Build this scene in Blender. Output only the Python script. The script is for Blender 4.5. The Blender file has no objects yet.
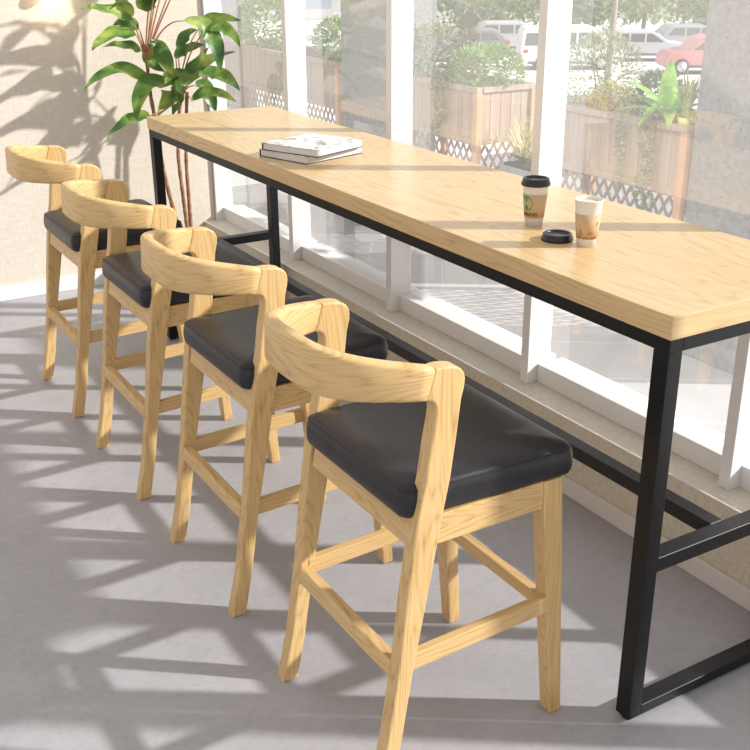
import bpy, bmesh, math, random
from mathutils import Vector, Matrix, noise
random.seed(7)
SC = bpy.context.scene
COL = SC.collection
PI = math.pi

# ---------------------------------------------------------------- camera frame
CP = Vector((-1.55696, -1.41542, 1.76115))
CF = Vector((0.47376135, 0.79294255, -0.38313483))
CR = Vector((0.85748407, -0.51449096, -0.00448657))
CU = Vector((0.200677, 0.32640645, 0.92368153))
FPX = 1042.74
def ray(px, py):
    return CF + (px-375)/FPX*CR - (py-375)/FPX*CU
def on(px, py, axis, val):
    d = ray(px, py); return CP + (val-CP[axis])/d[axis]*d
def at(px, py, depth):
    return CP + depth*ray(px, py)

# ---------------------------------------------------------------- object helpers
def link(name, me, mat=None, parent=None):
    o = bpy.data.objects.new(name, me); COL.objects.link(o)
    if mat is not None and me is not None:
        for m in (mat if isinstance(mat, (list, tuple)) else [mat]): me.materials.append(m)
    if parent is not None: o.parent = parent
    return o
def obj(name, bm, mat, parent=None, smooth=False, loc=None):
    me = bpy.data.meshes.new(name)
    bmesh.ops.recalc_face_normals(bm, faces=bm.faces) if getattr(bm, '_fix', True) is True else None
    bm.to_mesh(me); bm.free()
    if smooth:
        for p_ in me.polygons: p_.use_smooth = True
    o = link(name, me, mat, parent)
    if loc: o.location = loc
    return o
def thing(name, label, cat, loc=(0,0,0), group=None, rz=0):
    o = bpy.data.objects.new(name, None); COL.objects.link(o)
    o.empty_display_size = .1
    o.location = loc; o.rotation_euler = (0,0,rz)
    o['label'] = label; o['category'] = cat
    if group: o['group'] = group
    return o
def tag(o, label, cat, group=None, kind=None):
    o['label'] = label; o['category'] = cat
    if group: o['group'] = group
    if kind: o['kind'] = kind
    return o
def struct(o, label=None, cat=None):
    o['kind'] = 'structure'
    if label: o['label'] = label
    if cat: o['category'] = cat
    return o
def dup_tree(root):
    r = root.copy(); COL.objects.link(r)
    for ch in list(root.children):
        c = ch.copy(); COL.objects.link(c); c.parent = r
        for g in list(ch.children):
            d = g.copy(); COL.objects.link(d); d.parent = c
    return r
def BM(): return bmesh.new()
def bx(bm, x0, x1, y0, y1, z0, z1, bev=0.0, seg=2):
    t = BM() if bev else bm
    vs = [t.verts.new((x,y,z)) for x in (x0,x1) for y in (y0,y1) for z in (z0,z1)]
    for f in ((0,1,3,2),(4,6,7,5),(0,4,5,1),(2,3,7,6),(0,2,6,4),(1,5,7,3)):
        t.faces.new([vs[i] for i in f])
    if bev:
        bmesh.ops.recalc_face_normals(t, faces=t.faces)
        bmesh.ops.bevel(t, geom=list(t.edges), offset=bev, segments=seg, profile=.5, affect='EDGES')
        me = bpy.data.meshes.new('tmp'); t.to_mesh(me); t.free(); bm.from_mesh(me); bpy.data.meshes.remove(me)
    return bm
def hexa(bm, bot, top, bev=0.0, seg=2):
    """box with 4 bottom and 4 top corners given as Vectors in ring order"""
    t = BM()
    b = [t.verts.new(p) for p in bot]; u = [t.verts.new(p) for p in top]
    t.faces.new(b[::-1]); t.faces.new(u)
    for i in range(4): t.faces.new((b[i], b[(i+1)%4], u[(i+1)%4], u[i]))
    bmesh.ops.recalc_face_normals(t, faces=t.faces)
    if bev: bmesh.ops.bevel(t, geom=list(t.edges), offset=bev, segments=seg, profile=.5, affect='EDGES')
    me = bpy.data.meshes.new('tmp'); t.to_mesh(me); t.free(); bm.from_mesh(me); bpy.data.meshes.remove(me)
    return bm
def prism_y(bm, pts, y0, y1, bev=0.0, seg=2, yf=None):
    """extrude an outline in the xz plane along y; yf(x,z) adds a shift in y"""
    t = BM()
    yf = yf or (lambda x,z: 0)
    a = [t.verts.new((x, y0+yf(x,z), z)) for x,z in pts]; b = [t.verts.new((x, y1+yf(x,z), z)) for x,z in pts]
    n = len(pts)
    fa = t.faces.new(a); fb = t.faces.new(b[::-1])
    for i in range(n): t.faces.new((a[i], b[i], b[(i+1)%n], a[(i+1)%n]))
    bmesh.ops.recalc_face_normals(t, faces=t.faces)
    if bev:
        ed = [e for e in t.edges if len(e.link_faces)==2 and (fa in e.link_faces or fb in e.link_faces)]
        bmesh.ops.bevel(t, geom=ed, offset=bev, segments=seg, profile=.5, affect='EDGES')
    me = bpy.data.meshes.new('tmp'); t.to_mesh(me); t.free(); bm.from_mesh(me); bpy.data.meshes.remove(me)
    return bm
def loft(bm, rings, close=True, cap=True):
    R = [[bm.verts.new(p) for p in r] for r in rings]
    n = len(R[0])
    for a, b in zip(R[:-1], R[1:]):
        for i in range(n if close else n-1):
            bm.faces.new((a[i], a[(i+1)%n], b[(i+1)%n], b[i]))
    if cap and close:
        bm.faces.new(R[0][::-1]); bm.faces.new(R[-1])
    return R
def tube(bm, pts, rad, n=8, cap=True):
    pts = [Vector(p) for p in pts]
    rads = rad if isinstance(rad, (list, tuple)) else [rad]*len(pts)
    rings = []; prev = None
    for i, p in enumerate(pts):
        t = (pts[min(i+1, len(pts)-1)] - pts[max(i-1, 0)]).normalized()
        if prev is None:
            prev = Vector((0,0,1)).cross(t)
            if prev.length < .05: prev = Vector((1,0,0)).cross(t)
            prev.normalize()
        s = (prev - t*prev.dot(t)).normalized(); prev = s
        w = t.cross(s)
        rings.append([p + (s*math.cos(2*PI*k/n)+w*math.sin(2*PI*k/n))*rads[i] for k in range(n)])
    loft(bm, rings, True, cap)
    return bm
def lathe(bm, prof, n=32, c=(0,0,0)):
    rings = []
    c = Vector(c)
    for r, z in prof:
        rings.append([c + Vector((r*math.cos(2*PI*k/n), r*math.sin(2*PI*k/n), z)) for k in range(n)])
    loft(bm, rings, True, True)
    return bm
def bez(p0, p1, p2, n):
    return [(p0*(1-t)**2 + p1*2*t*(1-t) + p2*t*t) for t in [i/n for i in range(n+1)]]

# ---------------------------------------------------------------- materials
def nt(name):
    m = bpy.data.materials.new(name); m.use_nodes = True
    t = m.node_tree; b = t.nodes['Principled BSDF']
    return m, t, b
def N(t, k, **kw):
    n = t.nodes.new(k)
    for a, v in kw.items():
        if a in n.inputs: n.inputs[a].default_value = v
        else: setattr(n, a, v)
    return n
def L(t, a, b): t.links.new(a, b)
def ramp(t, stops):
    r = t.nodes.new('ShaderNodeValToRGB')
    el = r.color_ramp.elements
    while len(el) < len(stops): el.new(.5)
    for e, (p, c) in zip(el, stops):
        e.position = p; e.color = (*c, 1)
    return r
def coords(t, scale=(1,1,1)):
    tc = t.nodes.new('ShaderNodeTexCoord'); mp = t.nodes.new('ShaderNodeMapping')
    mp.inputs['Scale'].default_value = scale
    L(t, tc.outputs['Object'], mp.inputs['Vector'])
    return mp.outputs['Vector']
def plain(name, col, rough=.5, metal=0, spec=.5):
    m, t, b = nt(name)
    b.inputs['Base Color'].default_value = (*col, 1); b.inputs['Roughness'].default_value = rough
    b.inputs['Metallic'].default_value = metal
    b.inputs['Specular IOR Level'].default_value = spec
    return m
def noisy(name, c1, c2, scale=5, rough=.6, detail=5, bump=0, bscale=None, stretch=(1,1,1), spec=.5, lo=.3, hi=.7):
    m, t, b = nt(name)
    v = coords(t, stretch)
    n = N(t, 'ShaderNodeTexNoise', Scale=scale, Detail=detail); L(t, v, n.inputs['Vector'])
    r = ramp(t, [(lo, c1), (hi, c2)]); L(t, n.outputs['Fac'], r.inputs['Fac'])
    L(t, r.outputs['Color'], b.inputs['Base Color'])
    b.inputs['Roughness'].default_value = rough; b.inputs['Specular IOR Level'].default_value = spec
    if bump:
        n2 = N(t, 'ShaderNodeTexNoise', Scale=bscale or scale*4, Detail=6); L(t, v, n2.inputs['Vector'])
        bp = N(t, 'ShaderNodeBump', Strength=bump, Distance=.01); L(t, n2.outputs['Fac'], bp.inputs['Height'])
        L(t, bp.outputs['Normal'], b.inputs['Normal'])
    return m
def oak(name, axis, light, mid, dark, rough=.42, rings=9.0, seed=0.0, src='Object', lines=34.0, amt=.62):
    """ash / oak with long cathedral figure along one axis"""
    m, t, b = nt(name)
    tc = t.nodes.new('ShaderNodeTexCoord')
    ob = t.nodes.new('ShaderNodeObjectInfo')
    add = N(t, 'ShaderNodeVectorMath', operation='ADD'); L(t, tc.outputs[src], add.inputs[0])
    add.inputs[1].default_value = (seed, seed*.7, seed*1.3)
    s = [1.0, 1.0, 1.0]; s[axis] = .10
    mp = t.nodes.new('ShaderNodeMapping'); mp.inputs['Scale'].default_value = s
    L(t, add.outputs[0], mp.inputs['Vector'])
    n1 = N(t, 'ShaderNodeTexNoise', Scale=rings, Detail=1.5, Roughness=.4); L(t, mp.outputs['Vector'], n1.inputs['Vector'])
    mul = N(t, 'ShaderNodeMath', operation='MULTIPLY'); mul.inputs[1].default_value = lines
    L(t, n1.outputs['Fac'], mul.inputs[0])
    fr = N(t, 'ShaderNodeMath', operation='PINGPONG'); fr.inputs[1].default_value = .5
    L(t, mul.outputs[0], fr.inputs[0])
    # sharp dark growth lines
    r1 = ramp(t, [(0.0, (amt,)*3), (.14, (amt*.35,)*3), (.42, (0,0,0))]); L(t, fr.outputs[0], r1.inputs['Fac'])
    s2 = [140.0, 140.0, 140.0]; s2[axis] = 4.0
    mp2 = t.nodes.new('ShaderNodeMapping'); mp2.inputs['Scale'].default_value = s2
    L(t, add.outputs[0], mp2.inputs['Vector'])
    n2 = N(t, 'ShaderNodeTexNoise', Scale=1.6, Detail=3); L(t, mp2.outputs['Vector'], n2.inputs['Vector'])
    r2 = ramp(t, [(.35, (1,1,1)), (.6, (0,0,0))]); L(t, n2.outputs['Fac'], r2.inputs['Fac'])
    mm = N(t, 'ShaderNodeMath', operation='MULTIPLY'); L(t, r1.outputs['Color'], mm.inputs[0])
    ad = N(t, 'ShaderNodeMath', operation='MULTIPLY_ADD'); L(t, r2.outputs['Color'], ad.inputs[0]); ad.inputs[1].default_value = .65; ad.inputs[2].default_value = .35
    L(t, ad.outputs[0], mm.inputs[1])
    n3 = N(t, 'ShaderNodeTexNoise', Scale=5.0, Detail=2); L(t, mp.outputs['Vector'], n3.inputs['Vector'])
    mx0 = N(t, 'ShaderNodeMixRGB'); mx0.inputs[1].default_value = (*light,1); mx0.inputs[2].default_value = (*mid,1)
    L(t, n3.outputs['Fac'], mx0.inputs[0])
    mx = N(t, 'ShaderNodeMixRGB'); L(t, mx0.outputs[0], mx.inputs[1]); mx.inputs[2].default_value = (*dark,1)
    L(t, mm.outputs[0], mx.inputs[0])
    mx2 = N(t, 'ShaderNodeMixRGB', blend_type='MULTIPLY'); L(t, mx.outputs[0], mx2.inputs[1])
    r3 = ramp(t, [(.3, (.88,.86,.82)), (.7, (1.03,1.03,1.03))]); L(t, n2.outputs['Fac'], r3.inputs['Fac'])
    L(t, r3.outputs['Color'], mx2.inputs[2]); mx2.inputs[0].default_value = .8
    L(t, mx2.outputs[0], b.inputs['Base Color'])
    b.inputs['Roughness'].default_value = rough
    bp = N(t, 'ShaderNodeBump', Strength=.12, Distance=.002); L(t, n2.outputs['Fac'], bp.inputs['Height']); L(t, bp.outputs['Normal'], b.inputs['Normal'])
    return m
ASH = dict(light=(.765,.535,.26), mid=(.68,.445,.19), dark=(.38,.205,.065))
M = {}
for ax, k in ((0,'x'),(1,'y'),(2,'z')): M['ash_'+k] = oak('ash_wood_'+k, ax, seed=ax*3.1, **ASH)
M['ash_band'] = oak('ash_wood_band', 0, seed=2.2, src='UV', **ASH)
TW = dict(light=(.76,.56,.31), mid=(.67,.465,.235), dark=(.38,.23,.10))
M['table'] = oak('oak_tabletop', 1, rough=.27, rings=6.0, seed=5.3, lines=30.0, amt=.5, **TW)
M['table_end'] = oak('oak_tabletop_end', 0, rough=.35, rings=6.0, seed=1.3, lines=24.0, amt=.45, **TW)
M['leather'] = noisy('dark_leather', (.024,.023,.027), (.034,.032,.037), 60, .33, bump=.05, bscale=350, spec=.3)
M['piping'] = plain('black_piping', (.012,.011,.012), .45)
M['steel'] = noisy('black_powder_steel', (.006,.006,.007), (.010,.010,.012), 40, .42, spec=.28)
M['foot'] = plain('rubber_foot', (.01,.01,.01), .7)
M['frame'] = plain('white_aluminium', (.80,.79,.79), .35)
M['skirt'] = noisy('pale_skirting', (.70,.65,.62), (.75,.70,.67), 6, .45)
M['greyjoint'] = plain('grey_joint', (.25,.24,.23), .6)

def fabric(name, c1, c2, thr=160):
    m, t, b = nt(name)
    v = coords(t)
    a = N(t, 'ShaderNodeTexNoise', Scale=1.0, Detail=2)
    mp = t.nodes.new('ShaderNodeMapping'); mp.inputs['Scale'].default_value = (thr*2.2, thr*2.2, thr*.35); L(t, v, mp.inputs['Vector']); L(t, mp.outputs[0], a.inputs['Vector'])
    c = N(t, 'ShaderNodeTexNoise', Scale=1.0, Detail=2)
    mp2 = t.nodes.new('ShaderNodeMapping'); mp2.inputs['Scale'].default_value = (thr*.35, thr*.35, thr*2.2); L(t, v, mp2.inputs['Vector']); L(t, mp2.outputs[0], c.inputs['Vector'])
    ad = N(t, 'ShaderNodeMath', operation='ADD'); L(t, a.outputs['Fac'], ad.inputs[0]); L(t, c.outputs['Fac'], ad.inputs[1])
    hf = N(t, 'ShaderNodeMath', operation='MULTIPLY'); hf.inputs[1].default_value = .5; L(t, ad.outputs[0], hf.inputs[0])
    r = ramp(t, [(.34, c1), (.64, c2)]); L(t, hf.outputs[0], r.inputs['Fac'])
    L(t, r.outputs['Color'], b.inputs['Base Color']); b.inputs['Roughness'].default_value = .85; b.inputs['Specular IOR Level'].default_value = .2
    bp = N(t, 'ShaderNodeBump', Strength=.35, Distance=.004); L(t, hf.outputs[0], bp.inputs['Height']); L(t, bp.outputs['Normal'], b.inputs['Normal'])
    return m
M['wall'] = fabric('woven_wallcovering', (.655,.585,.50), (.75,.68,.595), 60)
M['lowwall'] = fabric('woven_wallcovering_low', (.56,.485,.39), (.72,.645,.54), 90)
M['sill'] = noisy('sill_stone', (.60,.565,.50), (.70,.665,.60), 70, .5, detail=3)

def concrete_floor():
    m, t, b = nt('polished_concrete')
    v = coords(t)
    n = N(t, 'ShaderNodeTexNoise', Scale=1.7, Detail=8, Roughness=.62, Distortion=.6); L(t, v, n.inputs['Vector'])
    r = ramp(t, [(.28, (.34,.335,.36)), (.5, (.385,.378,.405)), (.75, (.45,.44,.46))]); L(t, n.outputs['Fac'], r.inputs['Fac'])
    n2 = N(t, 'ShaderNodeTexNoise', Scale=22, Detail=8, Roughness=.7, Distortion=1.5); L(t, v, n2.inputs['Vector'])
    r2 = ramp(t, [(.35, (.90,.90,.90)), (.5, (1,1,1)), (.70, (1.06,1.06,1.05))]); L(t, n2.outputs['Fac'], r2.inputs['Fac'])
    mx = N(t, 'ShaderNodeMixRGB', blend_type='MULTIPLY'); mx.inputs[0].default_value = .9
    L(t, r.outputs['Color'], mx.inputs[1]); L(t, r2.outputs['Color'], mx.inputs[2])
    L(t, mx.outputs[0], b.inputs['Base Color'])
    r3 = ramp(t, [(.3, (.34,.34,.34)), (.7, (.52,.52,.52))]); L(t, n.outputs['Fac'], r3.inputs['Fac']); L(t, r3.outputs['Color'], b.inputs['Roughness'])
    bp = N(t, 'ShaderNodeBump', Strength=.05, Distance=.003); L(t, n2.outputs['Fac'], bp.inputs['Height']); L(t, bp.outputs['Normal'], b.inputs['Normal'])
    return m
M['floor'] = concrete_floor()

def glass_mat():
    """clear pane with a milky translucent share added as haze over the view outside"""
    m = bpy.data.materials.new('window_glass'); m.use_nodes = True
    t = m.node_tree; t.nodes.clear()
    out = t.nodes.new('ShaderNodeOutputMaterial')
    tr = N(t, 'ShaderNodeBsdfTransparent'); tr.inputs['Color'].default_value = (.95,.965,.96,1)
    gl = N(t, 'ShaderNodeBsdfGlossy', Roughness=0.0); gl.inputs['Color'].default_value = (1,1,1,1)
    fr = N(t, 'ShaderNodeFresnel', IOR=2.15)
    mx = N(t, 'ShaderNodeMixShader'); L(t, fr.outputs[0], mx.inputs[0]); L(t, tr.outputs[0], mx.inputs[1]); L(t, gl.outputs[0], mx.inputs[2])
    haze = N(t, 'ShaderNodeBsdfTranslucent'); haze.inputs['Color'].default_value = (.95,.95,.95,1)  # translucent share added to wash out the view outside
    mx2 = N(t, 'ShaderNodeMixShader'); mx2.inputs[0].default_value = .11
    L(t, mx.outputs[0], mx2.inputs[1]); L(t, haze.outputs[0], mx2.inputs[2])
    L(t, mx2.outputs[0], out.inputs['Surface'])
    return m
M['glass'] = glass_mat()

def leafmat(name, c1, c2, c3, scale=9, rough=.38, trans=.25):
    m, t, b = nt(name)
    v = coords(t)
    n = N(t, 'ShaderNodeTexNoise', Scale=scale, Detail=3); L(t, v, n.inputs['Vector'])
    r = ramp(t, [(.30, c1), (.48, c2), (.66, c3)]); L(t, n.outputs['Fac'], r.inputs['Fac'])
    L(t, r.outputs['Color'], b.inputs['Base Color']); b.inputs['Roughness'].default_value = rough
    out = t.nodes['Material Output']
    tl = N(t, 'ShaderNodeBsdfTranslucent'); L(t, r.outputs['Color'], tl.inputs['Color'])
    mx = N(t, 'ShaderNodeMixShader'); mx.inputs[0].default_value = trans
    L(t, b.outputs[0], mx.inputs[1]); L(t, tl.outputs[0], mx.inputs[2]); L(t, mx.outputs[0], out.inputs['Surface'])
    return m
M['leaf'] = leafmat('dracaena_leaf', (.03,.085,.025), (.10,.22,.04), (.40,.50,.11), 8)
M['petiole'] = noisy('reddish_petiole', (.42,.20,.12), (.60,.34,.20), 20, .5)
M['cane'] = noisy('brown_cane', (.22,.10,.055), (.42,.23,.12), 60, .7, stretch=(1,1,1), bump=.5, bscale=90)
M['soil'] = noisy('dark_soil', (.03,.02,.015), (.08,.055,.035), 60, .9, bump=.6)
M['pot'] = noisy('grey_ceramic_pot', (.30,.29,.28), (.36,.35,.34), 12, .5)

# ================================================================= ROOM
YF = 4.165          # far wall
XW = .635           # face of the low wall under the windows
XM = .703           # face of the window posts
XG = .800           # glass
ZS = .277           # sill height
Y0 = -3.2
b = BM(); bx(b, -4.2, .70, Y0, YF+.1, -.08, 0); o = struct(obj('floor', b, M['floor']), 'grey polished concrete floor of the cafe', 'floor')
b = BM(); bx(b, -4.2, XM-.003, YF, YF+.14, 0, 3.2); struct(obj('wall_far', b, M['wall']), 'cream woven-textured end wall behind the plant', 'wall')
b = BM(); bx(b, XW, .93, Y0, YF+.6, -.08, ZS-.006); struct(obj('wall_window', b, M['lowwall']), 'low beige textured wall under the windows', 'wall')
b = BM(); bx(b, XW-.002, .95, Y0, YF+.6, ZS-.006, ZS, .001, 1); struct(obj('trim_1', b, M['sill']), 'pale stone window sill', 'sill')
b = BM(); bx(b, -4.2, .622, YF-.014, YF, 0, .078, .003); struct(obj('baseboard_far', b, M['frame']), 'white baseboard along the end wall', 'baseboard')
b = BM(); bx(b, XW-.012, XW, Y0, YF-.014, 0, .066, .003); struct(obj('baseboard_window', b, M['skirt']), 'pale baseboard along the low window wall', 'baseboard')
b = BM(); bx(b, XM, .93, Y0, YF+.6, 2.72, 3.2); struct(obj('wall_header', b, M['wall']), 'wall above the windows', 'wall')
YP = [4.145, 3.165, 2.230, 1.294, .359, -.576, -1.511, -2.446]   # near face of each post
PW = .040
for i, y in enumerate(YP):
    # bay i lies on the near side of post i
    ynext = YP[i+1]+PW if i+1 < len(YP) else Y0
    w = bpy.data.objects.new('window_%d' % (i+1), None); COL.objects.link(w); w['kind'] = 'structure'
    w['label'] = 'tall white-framed window bay'; w['category'] = 'window'
    fb = BM()
    bx(fb, XM, .806, y, y+PW, ZS, 2.72, .0015, 1)                       # post
    bx(fb, .749, .87, ynext, y, ZS, .347, .0015, 1)                    # bottom rail
    bx(fb, .749, .87, ynext, y, 2.64, 2.72, .0015, 1)                  # head rail
    obj('frame', fb, M['frame'], w)
    pb = BM()
    vs = [pb.verts.new(p) for p in ((XG, ynext, .342), (XG, ynext, 2.64), (XG, y, 2.64), (XG, y, .342))]; pb.faces.new(vs)
    obj('pane', pb, M['glass'], w)

# ================================================================= TABLE
TL, TD, TH = 3.163, .611, 1.05
t = thing('bar_table', 'long oak-topped bar table on a black steel frame along the windows', 'table', (TD/2, TL/2, 0))
def T(name, bm, mat):
    bmesh.ops.translate(bm, verts=bm.verts, vec=(-TD/2, -TL/2, 0)); return obj(name, bm, mat, t)
b = BM(); bx(b, 0, TD, 0, TL, .998, TH, .0018, 2); tt0 = T('tabletop', b, [M['table'], M['table_end']])
for p_ in tt0.data.polygons:
    if abs(p_.normal.y) > .8: p_.material_index = 1
i0, lw, ly = .004, .040, .045
b = BM()
bx(b, i0, i0+lw, i0, TL-i0, .966, .998, .0012, 1); bx(b, TD-i0-lw, TD-i0, i0, TL-i0, .966, .998, .0012, 1)
bx(b, i0+lw, TD-i0-lw, i0, i0+ly, .966, .998, .0012, 1); bx(b, i0+lw, TD-i0-lw, TL-i0-ly, TL-i0, .966, .998, .0012, 1)
T('top_frame', b, M['steel'])
for x in (i0, TD-i0-lw):
    for y in (i0, TL-i0-ly):
        b = BM(); bx(b, x, x+lw, y, y+ly, .010, .9658, .0015, 2); lg = T('leg', b, M['steel'])
        b = BM(); lathe(b, [(.014,0),(.016,.003),(.016,.0065),(.006,.0095)], 20, (x+lw/2, y+ly/2, 0)); bmesh.ops.translate(b, verts=b.verts, vec=(-TD/2,-TL/2,0)); obj('foot', b, M['foot'], lg, True)
for y in (i0, TL-i0-ly):
    b = BM(); bx(b, i0+lw, TD-i0-lw, y, y+ly, .420, .458, .0012, 1); T('crossbar', b, M['steel'])
    b = BM(); bx(b, i0+lw, TD-i0-lw, y, y+ly, .010, .040, .0012, 1); T('floor_bar', b, M['steel'])
b = BM(); bx(b, .262, .304, i0+ly, TL-i0-ly, .420, .458, .0012, 1); T('foot_rail', b, M['steel'])

# ================================================================= STOOLS
XC = -.38
SX = .003      # fine placement of the row
def stool():
    s = thing('bar_stool', '', 'bar stool')
    def P(name, bm, mat, smooth=False):
        bmesh.ops.translate(bm, verts=bm.verts, vec=(-XC, 0, 0)); return obj(name, bm, mat, s, smooth)
    # rear legs rising into the arms
    out = [(-.648,0), (-.6055,0), (-.580,.12), (-.548,.31), (-.510,.50), (-.477,.67), (-.460,.75), (-.447,.84), (-.437,.92),
           (-.4305,.945), (-.4285,.962), (-.431,.975), (-.438,.985), (-.449,.992), (-.465,.9965), (-.482,.9985), (-.500,.9985),
           (-.5105,.968), (-.5205,.934), (-.511,.9315), (-.503,.9255), (-.4985,.916), (-.4975,.903), (-.501,.88), (-.509,.84), (-.521,.76), (-.541,.67), (-.565,.50), (-.587,.32), (-.618,.13)]
    for sd in (-1, 1):
        bm = BM()
        lean = lambda x, z: .012*min(1, z)
        prism_y(bm, out, sd*.250, sd*.212, .0045, 2, lean)
        P('leg', bm, M['ash_z'])
    # curved backrest band
    bm = BM(); rings = []
    n = 56; W = .232
    def mid(u):
        y = W*u*(1+.07*(1-u**4)) + .012
        d = .190*(1-abs(u)**3.4)
        return Vector((-.500-d, y, 0))
    for k in range(n+1):
        u = -1 + 2*k/n
        c = mid(u); e = 1e-3
        a, c2 = mid(max(-1,u-e)), mid(min(1,u+e)); tg = (c2-a).normalized()
        # ends aligned with the legs
        nn = Vector((-tg.y, tg.x, 0))           # towards the front (inside) 
        if nn.x < 0: nn = -nn
        q = 1-u*u
        q4 = 1-abs(u)**3.2; zt = .9985 + .036*q4; zb = .9315 + .004*q4
        th = .0185 - .0035*q
        if abs(u) > .9: nn = nn.lerp(Vector((0, -1 if u > 0 else 1, 0)), (abs(u)-.9)/.1).normalized()
        sec = []
        hh = (zt-zb)/2; zc = (zt+zb)/2; rr = .009
        # rounded rectangle, 4 corners x 4 points
        for (sx, sz, a0) in ((1,1,0), (-1,1,90), (-1,-1,180), (1,-1,270)):
            for j in range(4):
                an = math.radians(a0 + 30*j)
                lx = sx*(th-rr) + rr*math.cos(an); lz = sz*(hh-rr) + rr*math.sin(an)
                lean = .003*(lz/hh)*q
                sec.append(c + nn*(lx+lean) + Vector((-(1-q)**8*0 + (.0205*(lz/hh)*.5 if False else 0) ,0,zc+lz)))
        # slanted seam at both ends
        if abs(u) > .86:
            f_ = (abs(u)-.86)/.14
            sec = [p_ + Vector((f_*(p_.z-1.001)*.30, 0, 0)) for p_ in sec]
        rings.append(sec)
    loft(bm, rings)
    band = P('backrest', bm, M['ash_band'], True)
    uv = band.data.uv_layers.new(name='grain')
    for lp in band.data.loops:
        co = band.data.vertices[lp.vertex_index].co
        r_ = math.atan2(co.y, -(co.x+XC+.42)); uv.data[lp.index].uv = (r_*.25, co.z + .4*(co.x*co.x))
    
    # front legs
    for sd in (-1, 1):
        bm = BM()
        yo, yi = sd*.246, sd*.200
        bot = [Vector((-.139, sd*.236, 0)), Vector((-.104, sd*.236, 0)), Vector((-.104, sd*.196, 0)), Vector((-.139, sd*.196, 0))]
        top = [Vector((-.204, sd*.232, .663)), Vector((-.148, sd*.232, .663)), Vector((-.148, sd*.188, .663)), Vector((-.204, sd*.188, .663))]
        hexa(bm, bot, top, .004, 2); P('leg', bm, M['ash_z'])
    # seat rails
    bm = BM(); bx(bm, -.520, -.200, -.229, -.205, .594, .664, .002, 2); P('seat_rail', bm, M['ash_x'])
    bm = BM(); bx(bm, -.520, -.200, .205, .229, .594, .664, .002, 2); P('seat_rail', bm, M['ash_x'])
    bm = BM(); hexa(bm, [Vector((-.548,-.208,.602)), Vector((-.524,-.208,.602)), Vector((-.524,.208,.602)), Vector((-.548,.208,.602))],
                    [Vector((-.538,-.208,.664)), Vector((-.514,-.208,.664)), Vector((-.514,.208,.664)), Vector((-.538,.208,.664))], .002, 2); P('seat_rail', bm, M['ash_y'])
    bm = BM(); bx(bm, -.190, -.166, -.192, .192, .594, .664, .002, 2); P('seat_rail', bm, M['ash_y'])
    # stretchers
    for sd in (-1, 1):
        bm = BM()
        y1, y2 = sorted((sd*.236, sd*.214))
        hexa(bm, [Vector((-.562,y1,.298)), Vector((-.165,y1,.312)), Vector((-.165,y2,.312)), Vector((-.562,y2,.298))],
                 [Vector((-.562,y1,.340)), Vector((-.165,y1,.355)), Vector((-.165,y2,.355)), Vector((-.562,y2,.340))], .002, 2); P('stretcher', bm, M['ash_x'])
    bm = BM(); hexa(bm, [Vector((-.594,-.214,.288)), Vector((-.568,-.214,.288)), Vector((-.568,.214,.288)), Vector((-.594,.214,.288))],
                    [Vector((-.588,-.214,.326)), Vector((-.562,-.214,.326)), Vector((-.562,.214,.326)), Vector((-.588,.214,.326))], .002, 2); P('stretcher', bm, M['ash_y'])
    bm = BM(); hexa(bm, [Vector((-.166,-.198,.300)), Vector((-.142,-.198,.300)), Vector((-.142,.198,.300)), Vector((-.166,.198,.300))],
                    [Vector((-.170,-.198,.338)), Vector((-.146,-.198,.338)), Vector((-.146,.198,.338)), Vector((-.170,.198,.338))], .002, 2); P('stretcher', bm, M['ash_y'])
    # cushion
    bm = BM()
    def ring(ins, z, crown=0.0):
        xb, xf, wb, wf = -.562+ins, -.117-ins, .224-ins, .240-ins
        rb = max(.004, .030-ins*.6)
        pts = []
        def corner(cx, cy, a0):
            for j in range(7):
                a = math.radians(a0+15*j); pts.append(Vector((cx+rb*math.cos(a), cy+rb*math.sin(a), z)))
        corner(xf-rb, wf-rb, 0); corner(xb+rb, wb-rb, 90); corner(xb+rb, -wb+rb, 180); corner(xf-rb, -wf+rb, 270)
        # subdivide straight sides
        res = []
        m_ = len(pts)
        for i in range(m_):
            a, c_ = pts[i], pts[(i+1)%m_]
            res.append(a)
            if (i+1) % 7 == 0:
                for q in (.25,.5,.75): res.append(a.lerp(c_, q))
        return res
    prof = [(.020,.6645), (.008,.666), (.002,.671), (-.001,.680), (-.002,.695), (-.0015,.710), (.001,.722), (.0045,.7295), (.007,.7335), (.013,.738), (.024,.7415), (.05,.7455), (.09,.748), (.13,.7492), (.17,.7500), (.20,.7502)]
    loft(bm, [ring(a, z) for a, z in prof])
    cu = P('seat_cushion', bm, M['leather'], True)
    bm = BM(); pr = [p_ + Vector((-XC, 0, 0)) for p_ in ring(.0042, .7295)]
    pr.append(pr[0]); tube(bm, pr, .0024, 6); obj('piping', bm, M['piping'], cu, True)
    return s
S0 = stool()
stool_labels = ['wooden bar stool with dark cushion, nearest the camera', 'wooden bar stool with dark cushion, second from the camera',
    'wooden bar stool with dark cushion, third from the camera, second from the end wall', 'wooden bar stool with dark cushion, farthest from the camera, by the end wall']
for k in range(4):
    s = S0 if k == 0 else dup_tree(S0)
    s.location = (XC+SX, .366 + .785*k, 0)
    s['label'] = stool_labels[k]; s['group'] = 'bar stools lined up along the table'

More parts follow.
